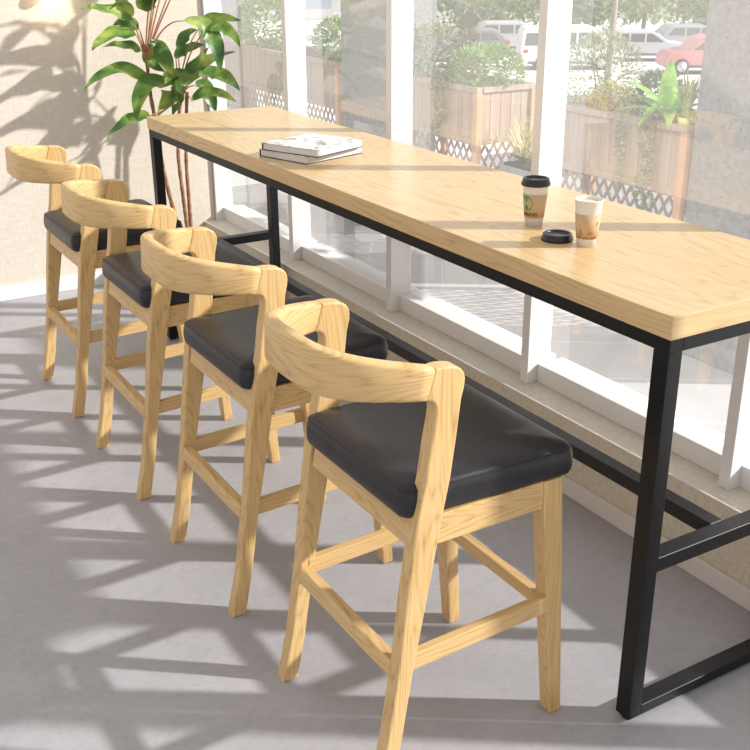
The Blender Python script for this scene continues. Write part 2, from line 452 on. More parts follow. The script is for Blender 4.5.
# ================================================================= BOOKS
def book(name, label, A, B, Cc, z, th, cover_top, dark=True):
    """A,B near-left / near-right corners, Cc right-back corner direction; xy vectors"""
    A, B, Cc = Vector((*A,0)), Vector((*B,0)), Vector((*Cc,0))
    D = A + (Cc-B)
    cen = (A+Cc)/2
    t_ = thing(name, label, 'book', (cen.x, cen.y, z), group='books on the bar table')
    loc = [p_-cen for p_ in (A, B, Cc, D)]
    ex = (loc[1]-loc[0]).normalized(); ey = (loc[2]-loc[1]).normalized()
    def slab(ins, z0, z1, bev, name_, mat, off=(0,0)):
        q = [loc[0]+ex*(ins+off[0])+ey*(ins+off[1]), loc[1]-ex*ins+ey*(ins+off[1]), loc[2]-ex*ins-ey*ins, loc[3]+ex*(ins+off[0])-ey*ins]
        bm = BM(); hexa(bm, [p_+Vector((0,0,z0)) for p_ in q], [p_+Vector((0,0,z1)) for p_ in q], bev, 1)
        return obj(name_, bm, mat, t_)
    slab(0, 0, .0022, .0005, 'back_cover', M['bookdark'])
    slab(.003, .0022, th-.0022, .0008, 'pages', M['pages'])
    slab(0, th-.0022, th, .0005, 'front_cover', cover_top)
    # spine on the far-left end
    q0 = loc[0]; q3 = loc[3]
    bm = BM(); hexa(bm, [q0-ex*.001+Vector((0,0,0)), q0+ex*.002, q3+ex*.002, q3-ex*.001],
                    [p_+Vector((0,0,th)) for p_ in (q0-ex*.001, q0+ex*.002, q3+ex*.002, q3-ex*.001)], .0004, 1)
    obj('spine', bm, M['bookdark'], t_)
    return t_
M['pages'] = noisy('book_pages', (.62,.60,.59), (.80,.78,.76), 4, .7, stretch=(3,3,260), detail=3)
M['bookdark'] = plain('dark_board', (.05,.045,.05), .5)
def marble():
    m, t_, b_ = nt('marbled_cover')
    v = coords(t_)
    n = N(t_, 'ShaderNodeTexNoise', Scale=9, Detail=8, Roughness=.65, Distortion=2.2); L(t_, v, n.inputs['Vector'])
    r = ramp(t_, [(.36, (.12,.115,.11)), (.43, (.50,.49,.47)), (.50, (.84,.83,.82)), (1, (.90,.89,.88))]); L(t_, n.outputs['Fac'], r.inputs['Fac'])
    L(t_, r.outputs['Color'], b_.inputs['Base Color']); b_.inputs['Roughness'].default_value = .3
    return m
M['marble'] = marble()
book('book', 'white book with dark spine, bottom of the two on the table', (.030,2.045), (.100,1.812), (.372,1.893), TH, .0265, M['marble'])
book('book', 'white book with grey marbled cover, lying on top of the other book', (.028,2.018), (.122,1.780), (.362,1.875), TH+.0267, .0265, M['marble'])

# ================================================================= CUPS
M['paper'] = plain('white_paper_cup', (.80,.79,.78), .45)
M['kraft'] = noisy('kraft_sleeve', (.58,.385,.215), (.64,.43,.25), 90, .7, detail=2)
M['lid'] = plain('black_plastic_lid', (.012,.012,.013), .28)
M['print'] = plain('dark_brown_print', (.09,.045,.02), .6)
M['green'] = plain('green_print', (.05,.22,.09), .5)
M['greenlight'] = plain('pale_green_print', (.30,.52,.25), .5)
M['milk'] = noisy('milky_coffee', (.70,.50,.32), (.88,.76,.60), 30, .4)
def cup_r(z): return .0265 + (.0405-.0265)*z/.128
def cup_body(parent, H, opening):
    bm = BM()
    lathe(bm, [(.0245,.003), (.0250,0), (.0268,0), (cup_r(H*.5),H*.5), (cup_r(H)-.0002,H-.001), (cup_r(H)+.0012,H), (cup_r(H)+.0018,H+.0015), (cup_r(H)+.0012,H+.0032), (cup_r(H)-.0008,H+.0030),
               (cup_r(H)-.0016,H), (cup_r(H-.012)-.0015, H-.0125)], 48)
    obj('cup_body', bm, M['paper'], parent, True)
def sleeve(parent, z0, z1):
    bm = BM()
    r = []
    lathe(bm, [(cup_r(z0)-.0003,z0), (cup_r(z0)+.0012,z0), (cup_r(z1)+.0012,z1), (cup_r(z1)-.0003,z1)], 48)
    return obj('sleeve', bm, M['kraft'], parent, True)
def wrap_flat(bm, ang0, zc, extra=.0016):
    """bend a flat drawing (x = along, y = up) round the cup"""
    for v in bm.verts:
        z = zc + v.co.y
        r = cup_r(z) + extra + v.co.z
        a = ang0 + v.co.x/r
        v.co = Vector((r*math.cos(a), r*math.sin(a), z))
def text_bm(s, size):
    cu = bpy.data.curves.new('lettering', 'FONT'); cu.body = s; cu.size = size; cu.align_x = 'CENTER'; cu.align_y = 'CENTER'; cu.resolution_u = 3; cu.offset = size*.035
    o_ = bpy.data.objects.new('lettering', cu)
    me = o_.to_mesh(); bm = BM(); bm.from_mesh(me); o_.to_mesh_clear(); bpy.data.objects.remove(o_)
    bmesh.ops.triangulate(bm, faces=bm.faces)
    bmesh.ops.subdivide_edges(bm, edges=[e for e in bm.edges if e.calc_length() > size*.25], cuts=1)
    return bm
def disc(bm, cx, cy, r0, r1, n=28, a0=0, a1=360, h=0):
    """flat ring sector"""
    m_ = max(3, int(n*(a1-a0)/360))
    ro = []; ri = []
    for k in range(m_+1):
        a = math.radians(a0+(a1-a0)*k/m_)
        ro.append(bm.verts.new((cx+r1*math.cos(a), cy+r1*math.sin(a), h))); ri.append(bm.verts.new((cx+r0*math.cos(a), cy+r0*math.sin(a), h)))
    for k in range(m_): bm.faces.new((ri[k], ro[k], ro[k+1], ri[k+1]))
def lid_mesh(H, up=True):
    bm = BM(); R_ = cup_r(.124)+.0045
    lathe(bm, [(R_-.006,H-.010), (R_,H-.0105), (R_+.0008,H-.006), (R_-.0006,H-.001), (R_-.0035,H+.001), (R_-.0035,H+.0075), (R_-.0055,H+.0095), (R_-.0095,H+.0095), (R_-.0115,H+.0065), (R_-.013,H+.0035), (.004,H+.0030)], 48)
    return bm
VA = math.atan2(CP.y-.6, CP.x-.22)           # direction from the cups to the viewer's side
c1 = thing('paper_cup', 'white paper coffee cup with brown sleeve, green round emblem and black lid', 'cup', (.236,.742,TH), group='takeaway coffee cups'); c1.scale = (.87,.87,.945)
cup_body(c1, .122, False); sl = sleeve(c1, .026, .094)
bm = lid_mesh(.1275); obj('lid', bm, M['lid'], c1, True)
a1 = VA - .78
bm = BM(); disc(bm, 0, 0, .0001, .0225); wrap_flat(bm, a1, .069, .0016); obj('emblem', bm, M['green'], sl)
bm = BM(); disc(bm, 0, 0, .0172, .0190); disc(bm, .003, -.001, .0001, .0045, h=.0001); disc(bm, -.004, -.006, .003, .0055, a0=20, a1=220); disc(bm, .005, .005, .004, .0062, a0=-60, a1=120)
wrap_flat(bm, a1, .069, .0019); obj('emblem_figure', bm, M['greenlight'], sl)
bm = text_bm('STARBUCKS', .0120); wrap_flat(bm, a1+.10, .0365, .0018); obj('lettering', bm, M['print'], sl)

c2 = thing('paper_cup', 'open white paper cup of milky coffee with small icons on its brown sleeve', 'cup', (.219,.512,TH), group='takeaway coffee cups'); c2.scale = (.88,.88,.955)
cup_body(c2, .122, True); sl = sleeve(c2, .022, .088)
bm = BM(); lathe(bm, [(.002,.1145), (cup_r(.116)-.0035,.1145), (cup_r(.116)-.0022,.1155), (cup_r(.116)-.0035,.1165), (.002,.1168)], 40); obj('coffee', bm, M['milk'], c2, True)
def icon(bm, cx, cy, kind):
    s = .0011
    if kind == 0:
        disc(bm, cx, cy, .0042, .0042+s, a0=180, a1=360); 
        disc(bm, cx+.0058, cy-.001, .0014, .0014+s*.8, a0=-90, a1=90)
        for q in (-.002, .001): disc(bm, cx+q, cy+.004, .0012, .0012+s*.6, a0=-60, a1=60)
        vs = [bm.verts.new(p_) for p_ in ((cx-.0053,cy-.0002,0),(cx+.0053,cy-.0002,0),(cx+.0053,cy+.0009,0),(cx-.0053,cy+.0009,0))]; bm.faces.new(vs)
    elif kind == 1:
        disc(bm, cx, cy+.006, .0025, .0025+s, a0=0, a1=360); disc(bm, cx, cy-.001, .0035, .0035+s, a0=0, a1=360); disc(bm, cx+.001, cy-.008, .0025, .0025+s, a0=120, a1=360)
    else:
        disc(bm, cx, cy, .0028, .0028+s, a0=30, a1=330); disc(bm, cx+.001, cy+.006, .0014, .0014+s, a0=0, a1=360)
for q in ((-.020,.004,1), (.006,.006,0), (.030,.026,2), (-.045,.005,2), (.052,.004,0)):
    bm = BM(); icon(bm, *q); wrap_flat(bm, VA, .035, .0016); obj('icon', bm, M['print'], sl)
# rows of tiny strokes too small to read
bm = BM()
for k in range(16):
    x = -.030 + k*.0040
    if k in (4, 9): continue
    h_ = .0013 + .0004*(k*7 % 3)
    vs = [bm.verts.new(p_) for p_ in ((x,-h_,0),(x+.0022,-h_,0),(x+.0022,h_,0),(x,h_,0))]; bm.faces.new(vs)
wrap_flat(bm, VA, .0265, .0016); obj('tiny_print', bm, M['print'], sl)
bm = lid_mesh(.0105); lo = obj('cup_lid', bm, M['lid'], None, True, (.192,.592,TH)); lo.scale = (.92,.92,.92); tag(lo, 'black plastic cup lid lying on the table beside the open cup', 'lid')

# ================================================================= INDOOR PLANT
SIDE = Vector((.85,-.5,0))
def leaf(bm, p0, p1, p2, w, roll=0.0, fold=.28, wave=.0, n=12, ph=0.0, face=None):
    pts = bez(Vector(p0), Vector(p1), Vector(p2), n)
    rows = []
    for i, p_ in enumerate(pts):
        tt = i/n
        tg = (pts[min(i+1,n)] - pts[max(i-1,0)]).normalized()
        if face is not None:
            sd = tg.cross(face)
        else:
            sd = tg.cross(Vector((0,0,1)))
        if sd.length < .15: sd = tg.cross(Vector((.3,1,.2)))
        sd.normalize(); up = sd.cross(tg).normalized()
        q = Matrix.Rotation(roll, 3, tg); sd = q @ sd; up = q @ up
        ww = w*.5*(math.sin(PI*min(1, tt**.72*1.0))**.75 if tt < 1 else 0)
        ww = max(ww, .0015)
        row = []
        for j, a in enumerate((-1,-.55,0,.55,1)):
            wv = wave*math.sin(tt*14 + ph + (0 if a < 0 else 1.7))*abs(a)*ww/(w*.5)
            row.append(bm.verts.new(p_ + sd*a*ww + up*(fold*abs(a)*ww + wv)))
        rows.append(row)
    for r0, r1 in zip(rows[:-1], rows[1:]):
        for j in range(4): bm.faces.new((r0[j], r0[j+1], r1[j+1], r1[j]))
YPL = 3.97
def pp(px, py, y=YPL): return on(px, py, 1, y)
plant = thing('potted_plant', 'tall broad-leaved indoor plant on thin canes in the corner by the end wall', 'plant', (.40, YPL, 0))
def PL(name, bm, mat, smooth=True, par=None):
    bmesh.ops.translate(bm, verts=bm.verts, vec=(-.40, -YPL, 0)); return obj(name, bm, mat, par or plant, smooth)
crA = pp(147, 56); crB = pp(181, 95); 
def cane(pts):
    v = [pp(*q) for q in pts]
    # smooth
    out_ = []
    for i in range(len(v)-1):
        for k in range(6):
            s_ = k/6; a = v[max(i-1,0)]; b_ = v[i]; c_ = v[i+1]; d_ = v[min(i+2,len(v)-1)]
            out_.append(.5*((2*b_)+(c_-a)*s_+(2*a-5*b_+4*c_-d_)*s_*s_+(-a+3*b_-3*c_+d_)*s_**3))
    out_.append(v[-1])
    rr = [.0105 + .0022*(i % 2) + .003*i/len(out_) for i in range(len(out_))]
    bm = BM(); tube(bm, out_, [r_*.85 for r_ in rr], 8); return bm
PL('cane', cane([(147,52),(149,85),(156,125),(164,172),(174,212),(183,245)]), M['cane'])
PL('cane', cane([(181,92),(178,148),(183,195),(187,226),(189,250)]), M['cane'])
PL('cane', cane([(187,92),(186,152),(189,200),(191,226),(194,250)]), M['cane'])
# extend canes down to the soil
bm = BM()
for (px_, py_) in ((183,245),(189,250),(194,250)):
    a = pp(px_, py_); tube(bm, [a, Vector((a.x*.7+.40*.3, YPL, .20))], .011, 8)
PL('cane_base', bm, M['cane'])
bm = BM(); lathe(bm, [(.02,0), (.115,0), (.125,.01), (.145,.20), (.150,.215), (.145,.225), (.135,.222), (.132,.19), (.01,.188)], 40, (.40, YPL, 0)); PL('pot', bm, M['pot'])
bm = BM(); lathe(bm, [(.01,.189), (.130,.189), (.128,.200), (.05,.208), (.01,.209)], 32, (.40, YPL, 0)); PL('soil', bm, M['soil'])
lv = BM(); pt = BM()
def LF(base, mid_, tip, w, y0=None, ym=None, y1=None, roll=0.0, crown=None, wave=.006, bend=None):
    y0 = YPL if y0 is None else y0; ym = y0 if ym is None else ym; y1 = ym if y1 is None else y1
    a, m_, c_ = pp(*base, y0), pp(*mid_, ym), pp(*tip, y1)
    ctrl = m_*2 - (a+c_)*.5
    leaf(lv, a, ctrl, c_, w*1.22, roll*.35, wave=wave, ph=random.random()*6, n=16, face=Vector((-.45,-.75,.62)))
    if crown is not None:
        cc = crown + Vector((random.uniform(-.01,.01), random.uniform(-.01,.01), random.uniform(-.05,.03)))
        q = bend if bend is not None else (cc*.45 + a*.55 + Vector((0,0,.03)))
        tube(pt, bez(cc, q, a, 8), [.0052-.0026*i/8 for i in range(9)], 6)
A_, B_ = crA, crB
# crown of the tall cane
LF((133,20),(106,10),(80,9), .060, y0=3.93, y1=3.85, crown=A_, roll=.5)
LF((139,29),(126,22),(113,25), .050, y0=3.98, y1=4.03, crown=A_, roll=-.3)
LF((136,35),(112,36),(92,51), .085, y0=3.90, y1=3.80, crown=A_, roll=.75)
LF((141,51),(124,46),(103,47), .060, y0=3.97, y1=3.93, crown=A_, roll=.9)
LF((149,43),(162,56),(173,77), .085, y0=3.88, y1=3.78, crown=A_, roll=-.7)
LF((148,12),(144,-2),(138,-22), .080, y0=3.90, y1=3.80, crown=A_, roll=.6)
LF((149,10),(154,0),(172,-10), .085, y0=3.88, y1=3.76, crown=A_, roll=-.6)
LF((131,18),(124,7),(112,-6), .060, y0=3.98, y1=3.97, crown=A_, roll=.5)
LF((184,21),(211,36),(220,73), .085, y0=3.70, y1=3.60, crown=A_, roll=-.75, bend=pp(160,18,3.85))
LF((155,46),(150,60),(166,72), .06, y0=3.95, y1=3.90, crown=A_, roll=-.3)
# crown of the lower canes
LF((200,27),(216,19),(241,21), .055, y0=3.72, y1=3.55, crown=B_, roll=.3, bend=pp(182,50,3.85))
LF((206,30),(226,30),(240,47), .060, y0=3.70, y1=3.58, crown=B_, roll=-.4, bend=pp(186,50,3.85))
LF((176,59),(188,50),(206,45), .062, y0=3.85, y1=3.72, crown=B_, roll=-.5)
LF((185,81),(197,68),(209,47), .085, y0=3.82, y1=3.68, crown=B_, roll=-.7)
LF((190,84),(206,64),(236,52), .070, y0=3.86, y1=3.60, crown=B_, roll=-.5)
LF((197,77),(219,75),(240,91), .075, y0=3.80, y1=3.58, crown=B_, roll=-.5)
LF((192,101),(212,93),(236,102), .060, y0=3.80, y1=3.60, crown=B_, roll=-.4)
LF((196,86),(206,92),(216,112), .085, y0=3.93, y1=3.88, crown=B_, roll=-.8)
LF((188,86),(178,76),(165,84), .080, y0=3.82, y1=3.74, crown=B_, roll=.6)
LF((172,84),(172,78),(184,96), .070, y0=3.80, y1=3.74, crown=B_, roll=-.5)
LF((170,85),(146,88),(137,121), .100, y0=3.84, y1=3.74, crown=B_, roll=.85)
LF((171,88),(172,96),(157,117), .105, y0=3.93, y1=3.90, crown=B_, roll=1.0)
LF((152,84),(118,70),(84,90), .070, y0=3.90, y1=3.80, crown=B_, roll=.45, bend=pp(168,78,3.92))
LF((150,116),(131,120),(107,136), .065, y0=3.88, y1=3.80, crown=B_, roll=.7, bend=pp(168,108,3.92))
LF((178,50),(186,36),(197,30), .050, y0=3.90, y1=3.84, crown=B_, roll=.2)
LF((176,98),(178,100),(172,116), .06, y0=3.96, y1=4.0, crown=B_, roll=.4)
# leaves higher up, above the picture, whose shadows fall on the end wall
def LW(a, m_, c_, w, roll=0.0, crown=A_):
    a, m_, c_ = Vector(a), Vector(m_), Vector(c_)
    leaf(lv, a, m_*2-(a+c_)*.5, c_, w, roll, wave=.006, ph=random.random()*6)
    tube(pt, bez(crown, crown*.4+a*.6+Vector((0,0,.05)), a, 8), [.0052-.0026*i/8 for i in range(9)], 6)
LW((.50,3.80,1.66), (.38,3.76,1.74), (.22,3.74,1.60), .12, .7)
LW((.52,3.86,1.72), (.50,3.80,1.66), (.46,3.78,1.52), .13, .9)
LW((.30,3.78,1.52), (.19,3.74,1.53), (.06,3.74,1.47), .10, .6)
LW((.44,3.90,1.66), (.52,3.86,1.80), (.62,3.80,1.86), .10, -.5)
LW((.36,3.84,1.60), (.28,3.80,1.72), (.18,3.76,1.74), .12, .6)
PL('petiole', pt, M['petiole'])
PL('foliage', lv, M['leaf'])

# ================================================================= LAMP ADDED FOR A BRIGHT SPOT
lampm, tt_, bb_ = nt('added_lamp_glass')
bb_.inputs['Base Color'].default_value = (1,.85,.6,1); bb_.inputs['Emission Color'].default_value = (1,.72,.36,1); bb_.inputs['Emission Strength'].default_value = 5
M['addedlamp'] = lampm
M['brass'] = plain('brass', (.75,.52,.22), .3, 1)
lx, lz = -.10, 1.602
wl = thing('added_wall_lamp', 'small glowing wall lamp made up for the warm bright spot on the end wall', 'lamp', (lx, YF, lz))
bm = BM(); lathe(bm, [(.002,0), (.030,0), (.034,.004), (.034,.010), (.002,.012)], 28); bmesh.ops.rotate(bm, verts=bm.verts, matrix=Matrix.Rotation(PI/2, 3, 'X')); bmesh.ops.translate(bm, verts=bm.verts, vec=(0,0,.03)); obj('wall_plate', bm, M['brass'], wl, True)
bm = BM(); tube(bm, bez(Vector((0,-.008,.03)), Vector((0,-.07,.035)), Vector((0,-.07,.0)), 8), .005, 8); obj('arm', bm, M['brass'], wl, True)
bm = BM()
lathe(bm, [(.004,.0)]+[(.034*math.sin(PI*k/12), -.034+.034*math.cos(PI*k/12)) for k in range(1,12)]+[(.004,-.068)], 28, (0,-.07,.002)); obj('added_lamp_globe', bm, M['addedlamp'], wl, True)
ld = bpy.data.lights.new('added_lamp_light', 'POINT'); ld.energy = .45; ld.color = (1,.70,.34); ld.shadow_soft_size = .034  # point light added with the made-up lamp for the warm bright spot
lo = bpy.data.objects.new('added_lamp_light', ld); COL.objects.link(lo); lo.location = (0,-.07,-.10); lo.parent = wl

# ================================================================= OUTSIDE
M['paving'] = None
def paving():
    m, t_, b_ = nt('pale_paving')
    v = coords(t_)
    br = t_.nodes.new('ShaderNodeTexBrick'); br.offset = .5
    br.inputs['Scale'].default_value = 1.0; br.inputs['Mortar Size'].default_value = .006
    br.inputs['Brick Width'].default_value = .9; br.inputs['Row Height'].default_value = .45
    br.inputs['Color1'].default_value = (.42,.41,.42,1); br.inputs['Color2'].default_value = (.37,.36,.37,1); br.inputs['Mortar'].default_value = (.50,.49,.48,1)
    mp = t_.nodes.new('ShaderNodeMapping'); mp.inputs['Rotation'].default_value = (0,0,.6); L(t_, v, mp.inputs['Vector']); L(t_, mp.outputs[0], br.inputs['Vector'])
    n = N(t_, 'ShaderNodeTexNoise', Scale=2.5, Detail=6); L(t_, v, n.inputs['Vector'])
    r = ramp(t_, [(.3, (.82,.82,.82)), (.7, (1.05,1.05,1.05))]); L(t_, n.outputs['Fac'], r.inputs['Fac'])
    mx = N(t_, 'ShaderNodeMixRGB', blend_type='MULTIPLY'); mx.inputs[0].default_value = 1
    L(t_, br.outputs['Color'], mx.inputs[1]); L(t_, r.outputs['Color'], mx.inputs[2]); L(t_, mx.outputs[0], b_.inputs['Base Color'])
    b_.inputs['Roughness'].default_value = .7
    return m
M['paving'] = paving()
M['street'] = noisy('overexposed_street', (.80,.79,.78), (.86,.85,.84), .6, .8)  # near-white colour chosen so the ground looks overexposed in the sun
FH = Vector((CF.x, CF.y, 0)).normalized(); RH = Vector((FH.y, -FH.x, 0))
ZP = -3.93                                    # parking level
def ground_z(x, y):
    s = (Vector((x,y,0))-Vector((CP.x,CP.y,0))).dot(FH)
    if s < 9: return -.02
    k = min(1, (s-9)/35.0)
    return -.02 + (ZP+.02)*(k*k*(3-2*k)*.5 + k*.5)
b = BM()
v0 = [(.93,Y0), (6.2,Y0), (6.2,8.0), (.93,8.0)]
bx(b, .93, 6.0, Y0-3, 6.2, -.30, -.02)
struct(obj('ground_terrace', b, M['paving']), 'pale paved terrace outside the windows', 'paving')
b = BM()
nx, ny = 40, 60
grid = [[None]*(ny+1) for _ in range(nx+1)]
for i in range(nx+1):
    for j in range(ny+1):
        s = -2 + 120*(j/ny)**1.3; r_ = -55 + 110*i/nx
        p_ = Vector((CP.x,CP.y,0)) + FH*s + RH*r_
        grid[i][j] = b.verts.new((p_.x, p_.y, ground_z(p_.x,p_.y)-.045))
for i in range(nx):
    for j in range(ny):
        q = (grid[i][j], grid[i+1][j], grid[i+1][j+1], grid[i][j+1])
        cx = sum(v.co.x for v in q)/4
        if min(v.co.x for v in q) > .95: b.faces.new(q)
for v in [v for v in b.verts if not v.link_faces]: b.verts.remove(v)
struct(obj('ground_street', b, M['street']), 'plaza and street coloured near-white to look overexposed, falling away from the cafe', 'ground')

def pitted():
    m, t_, b_ = nt('pitted_concrete')
    v = coords(t_)
    n = N(t_, 'ShaderNodeTexNoise', Scale=30, Detail=8, Roughness=.7); L(t_, v, n.inputs['Vector'])
    r = ramp(t_, [(.3, (.17,.17,.175)), (.7, (.30,.30,.30))]); L(t_, n.outputs['Fac'], r.inputs['Fac'])
    vo = N(t_, 'ShaderNodeTexVoronoi', Scale=22); L(t_, v, vo.inputs['Vector'])
    r2 = ramp(t_, [(.07, (.25,.25,.25)), (.13, (1,1,1))]); L(t_, vo.outputs['Distance'], r2.inputs['Fac'])
    mx = N(t_, 'ShaderNodeMixRGB', blend_type='MULTIPLY'); mx.inputs[0].default_value = 1; L(t_, r.outputs['Color'], mx.inputs[1]); L(t_, r2.outputs['Color'], mx.inputs[2])
    L(t_, mx.outputs[0], b_.inputs['Base Color']); b_.inputs['Roughness'].default_value = .85
    bp = N(t_, 'ShaderNodeBump', Strength=.9, Distance=.02); L(t_, n.outputs['Fac'], bp.inputs['Height']); L(t_, bp.outputs['Normal'], b_.inputs['Normal'])
    return m
M['concrete'] = pitted()
XP = 2.0
for (y0, y1, lab) in ((1.30,1.82,'pitted grey concrete pillar outside the nearest window'), (4.35,4.965,'pitted grey concrete pillar outside, between the far planters'), (7.12,8.25,'pitted grey concrete pillar outside, farthest along the windows')):
    b = BM(); bx(b, 0, .36, 0, y1-y0, 0, 1.64, .008, 2)
    tag(obj('concrete_pillar', b, M['concrete'], None, False, (XP, y0, -.02)), lab, 'pillar', 'concrete pillars along the terrace')

M['plank'] = noisy('weathered_planks', (.30,.215,.165), (.42,.32,.26), 3, .7, stretch=(14,14,.8))
M['lattice'] = noisy('lattice_wood', (.22,.15,.12), (.32,.23,.19), 8, .7)
M['post'] = noisy('copper_brown_wood', (.50,.26,.14), (.62,.36,.22), 6, .55)
def planter(y0, y1, lab, grp='wooden planters along the terrace'):
    W_ = .42
    t_ = thing('planter', lab, 'planter', (XP, y0, -.02), grp)
    L_ = y1-y0; zt, zb = 1.03, .745
    # boarded box
    bm = BM()
    def boards(along, fixed, a0, a1, out_):
        n = int((a1-a0)/.062); w = (a1-a0)/n
        for k in range(n):
            u0, u1 = a0+k*w+.0015, a0+(k+1)*w-.0015
            if along == 'y': bx(bm, min(fixed,fixed+out_), max(fixed,fixed+out_), u0, u1, zb, zt-.03, .001, 1)
            else: bx(bm, u0, u1, min(fixed,fixed+out_), max(fixed,fixed+out_), zb, zt-.03, .001, 1)
    boards('y', .010, .03, L_-.03, .014); boards('y', W_-.024, .03, L_-.03, .014)
    boards('x', .010, .03, W_-.03, .014); boards('x', L_-.024, .03, W_-.03, .014)
    bx(bm, .02, W_-.02, .02, L_-.02, zb, zb+.015)
    obj('box', bm, M['plank'], t_)
    bm = BM()
    bx(bm, -.006, .040, 0, L_, zt-.03, zt, .002, 1); bx(bm, W_-.04, W_+.006, 0, L_, zt-.03, zt, .002, 1)
    bx(bm, .040, W_-.04, -.006, .04, zt-.03, zt, .002, 1); bx(bm, .040, W_-.04, L_-.04, L_+.006, zt-.03, zt, .002, 1)
    bx(bm, 0, .012, .03, L_-.03, zb-.035, zb+.002, .001, 1); bx(bm, .03, W_-.03, 0, .012, zb-.035, zb+.002, .001, 1)
    obj('rim', bm, M['plank'], t_)
    for x in (-.004, W_-.036):
        for y in (-.004, L_-.036):
            bm = BM(); bx(bm, x, x+.040, y, y+.040, 0, zt-.03, .002, 1); obj('post', bm, M['post'], t_)
    bm = BM(); bx(bm, .04, W_-.04, .04, L_-.04, zt-.10, zt-.06); obj('soil', bm, M['soil'], t_)
    # diagonal lattice skirt
    def lat(x, ya, yb, horizontal):
        bm = BM(); z0, z1 = .06, zb-.035; h = z1-z0; sp = .062; c = .62      # dy per dz
        for dirn, off in ((1, 0), (-1, .006)):
            k = -int(h*c/sp)-1
            while ya + k*sp < yb + h*c + sp:
                ys = ya + k*sp; k += 1
                # y = ys + dirn*c*(z-z0)
                if dirn == -1: ys_ = ys; f_ = lambda z: ys_ - c*(z-z0)
                else: ys_ = ys; f_ = lambda z: ys_ + c*(z-z0)
                za, zc = z0, z1
                if dirn == 1:
                    za = max(z0, z0+(ya-ys_)/c); zc = min(z1, z0+(yb-ys_)/c)
                else:
                    za = max(z0, z0+(ys_-yb)/c); zc = min(z1, z0+(ys_-ya)/c)
                if zc-za < .03: continue
                wd = .0085
                A0, A1 = f_(za), f_(zc)
                if horizontal:
                    hexa(bm, [Vector((x+off,A0-wd,za)), Vector((x+off+.006,A0-wd,za)), Vector((x+off+.006,A0+wd,za)), Vector((x+off,A0+wd,za))],
                             [Vector((x+off,A1-wd,zc)), Vector((x+off+.006,A1-wd,zc)), Vector((x+off+.006,A1+wd,zc)), Vector((x+off,A1+wd,zc))])
                else:
                    hexa(bm, [Vector((A0-wd,x+off,za)), Vector((A0+wd,x+off,za)), Vector((A0+wd,x+off+.006,za)), Vector((A0-wd,x+off+.006,za))],
                             [Vector((A1-wd,x+off,zc)), Vector((A1+wd,x+off,zc)), Vector((A1+wd,x+off+.006,zc)), Vector((A1-wd,x+off+.006,zc))])
        obj('lattice', bm, M['lattice'], t_)
    lat(.008, .045, L_-.045, True)
    lat(.010, .045, W_-.045, False)
    return t_
planter(1.855, 2.90, 'brown wooden planter on a lattice skirt beside the nearest concrete pillar')
planter(3.41, 4.32, 'brown wooden planter on a lattice skirt with pink flowers and leafy shrub')
planter(5.02, 7.02, 'long brown wooden planter on a lattice skirt, farthest along the windows')
PT = .93      # soil level

# foliage generators
def quadleaf(bm, p_, d, s, w):
    d = d.normalized(); sd = d.cross(Vector((0,0,1)))
    if sd.length < .1: sd = Vector((1,0,0))
    sd.normalize(); up = sd.cross(d)
    a = bm.verts.new(p_); b_ = bm.verts.new(p_+d*s*.5+sd*w+up*w*.4); c_ = bm.verts.new(p_+d*s); e = bm.verts.new(p_+d*s*.5-sd*w+up*w*.4); m_ = bm.verts.new(p_+d*s*.5)
    bm.faces.new((a,b_,m_)); bm.faces.new((b_,c_,m_)); bm.faces.new((c_,e,m_)); bm.faces.new((e,a,m_))
def rv():
    while True:
        v = Vector((random.uniform(-1,1), random.uniform(-1,1), random.uniform(-1,1)))
        if .05 < v.length < 1: return v
def bush(bm, c, r, n, s, w):
    c = Vector(c)
    for _ in range(n):
        v = rv(); v = v.normalized()*(v.length**.45)
        p_ = c + Vector((v.x*r[0], v.y*r[1], v.z*r[2]))
        d = (v.normalized()*.8 + rv()*.7 + Vector((0,0,.2)))
        quadleaf(bm, p_, d, s*random.uniform(.6,1.3), w*random.uniform(.7,1.2))
def shrub(name, lab, cat, c, r, n, s, w, mat, stem=True, grp=None, extra=None, zb=PT):
    c = Vector(c); t_ = thing(name, lab, cat, (c.x, c.y, zb), grp)
    bm = BM(); bush(bm, c, r, n, s, w); bmesh.ops.translate(bm, verts=bm.verts, vec=(-c.x,-c.y,-zb)); obj('foliage', bm, mat, t_)
    if stem:
        bm = BM()
        for k in range(6):
            a = Vector((random.uniform(-.3,.3)*r[0], random.uniform(-.3,.3)*r[1], -.02)); e = Vector((random.uniform(-.7,.7)*r[0], random.uniform(-.7,.7)*r[1], c.z-zb+random.uniform(-.3,.7)*r[2]))
            tube(bm, bez(a, Vector((a.x,a.y,e.z*.6)), e, 5), .0035, 5)
        obj('stem', bm, M['twig'], t_)
    if extra: extra(t_, c, zb)
    return t_
M['twig'] = plain('brown_twig', (.25,.15,.09), .8)
M['lf_green'] = leafmat('fresh_green_leaf', (.09,.20,.04), (.20,.36,.08), (.42,.58,.20), 14, .5, .3)
M['lf_pale'] = leafmat('pale_grey_green_leaf', (.22,.27,.15), (.34,.40,.24), (.52,.52,.38), 14, .6, .3)
M['lf_dark'] = leafmat('dark_green_leaf', (.03,.07,.02), (.07,.13,.035), (.15,.22,.06), 14, .5, .2)
M['lf_yellow'] = leafmat('yellow_green_leaf', (.40,.38,.08), (.55,.52,.14), (.70,.66,.28), 14, .5, .3)
M['lf_bright'] = leafmat('bright_green_leaf', (.10,.32,.03), (.24,.52,.06), (.50,.72,.16), 18, .4, .35)
M['petal_red'] = plain('dusty_red_petal', (.55,.20,.17), .6)
M['petal_pink'] = plain('pink_petal', (.80,.38,.58), .6)
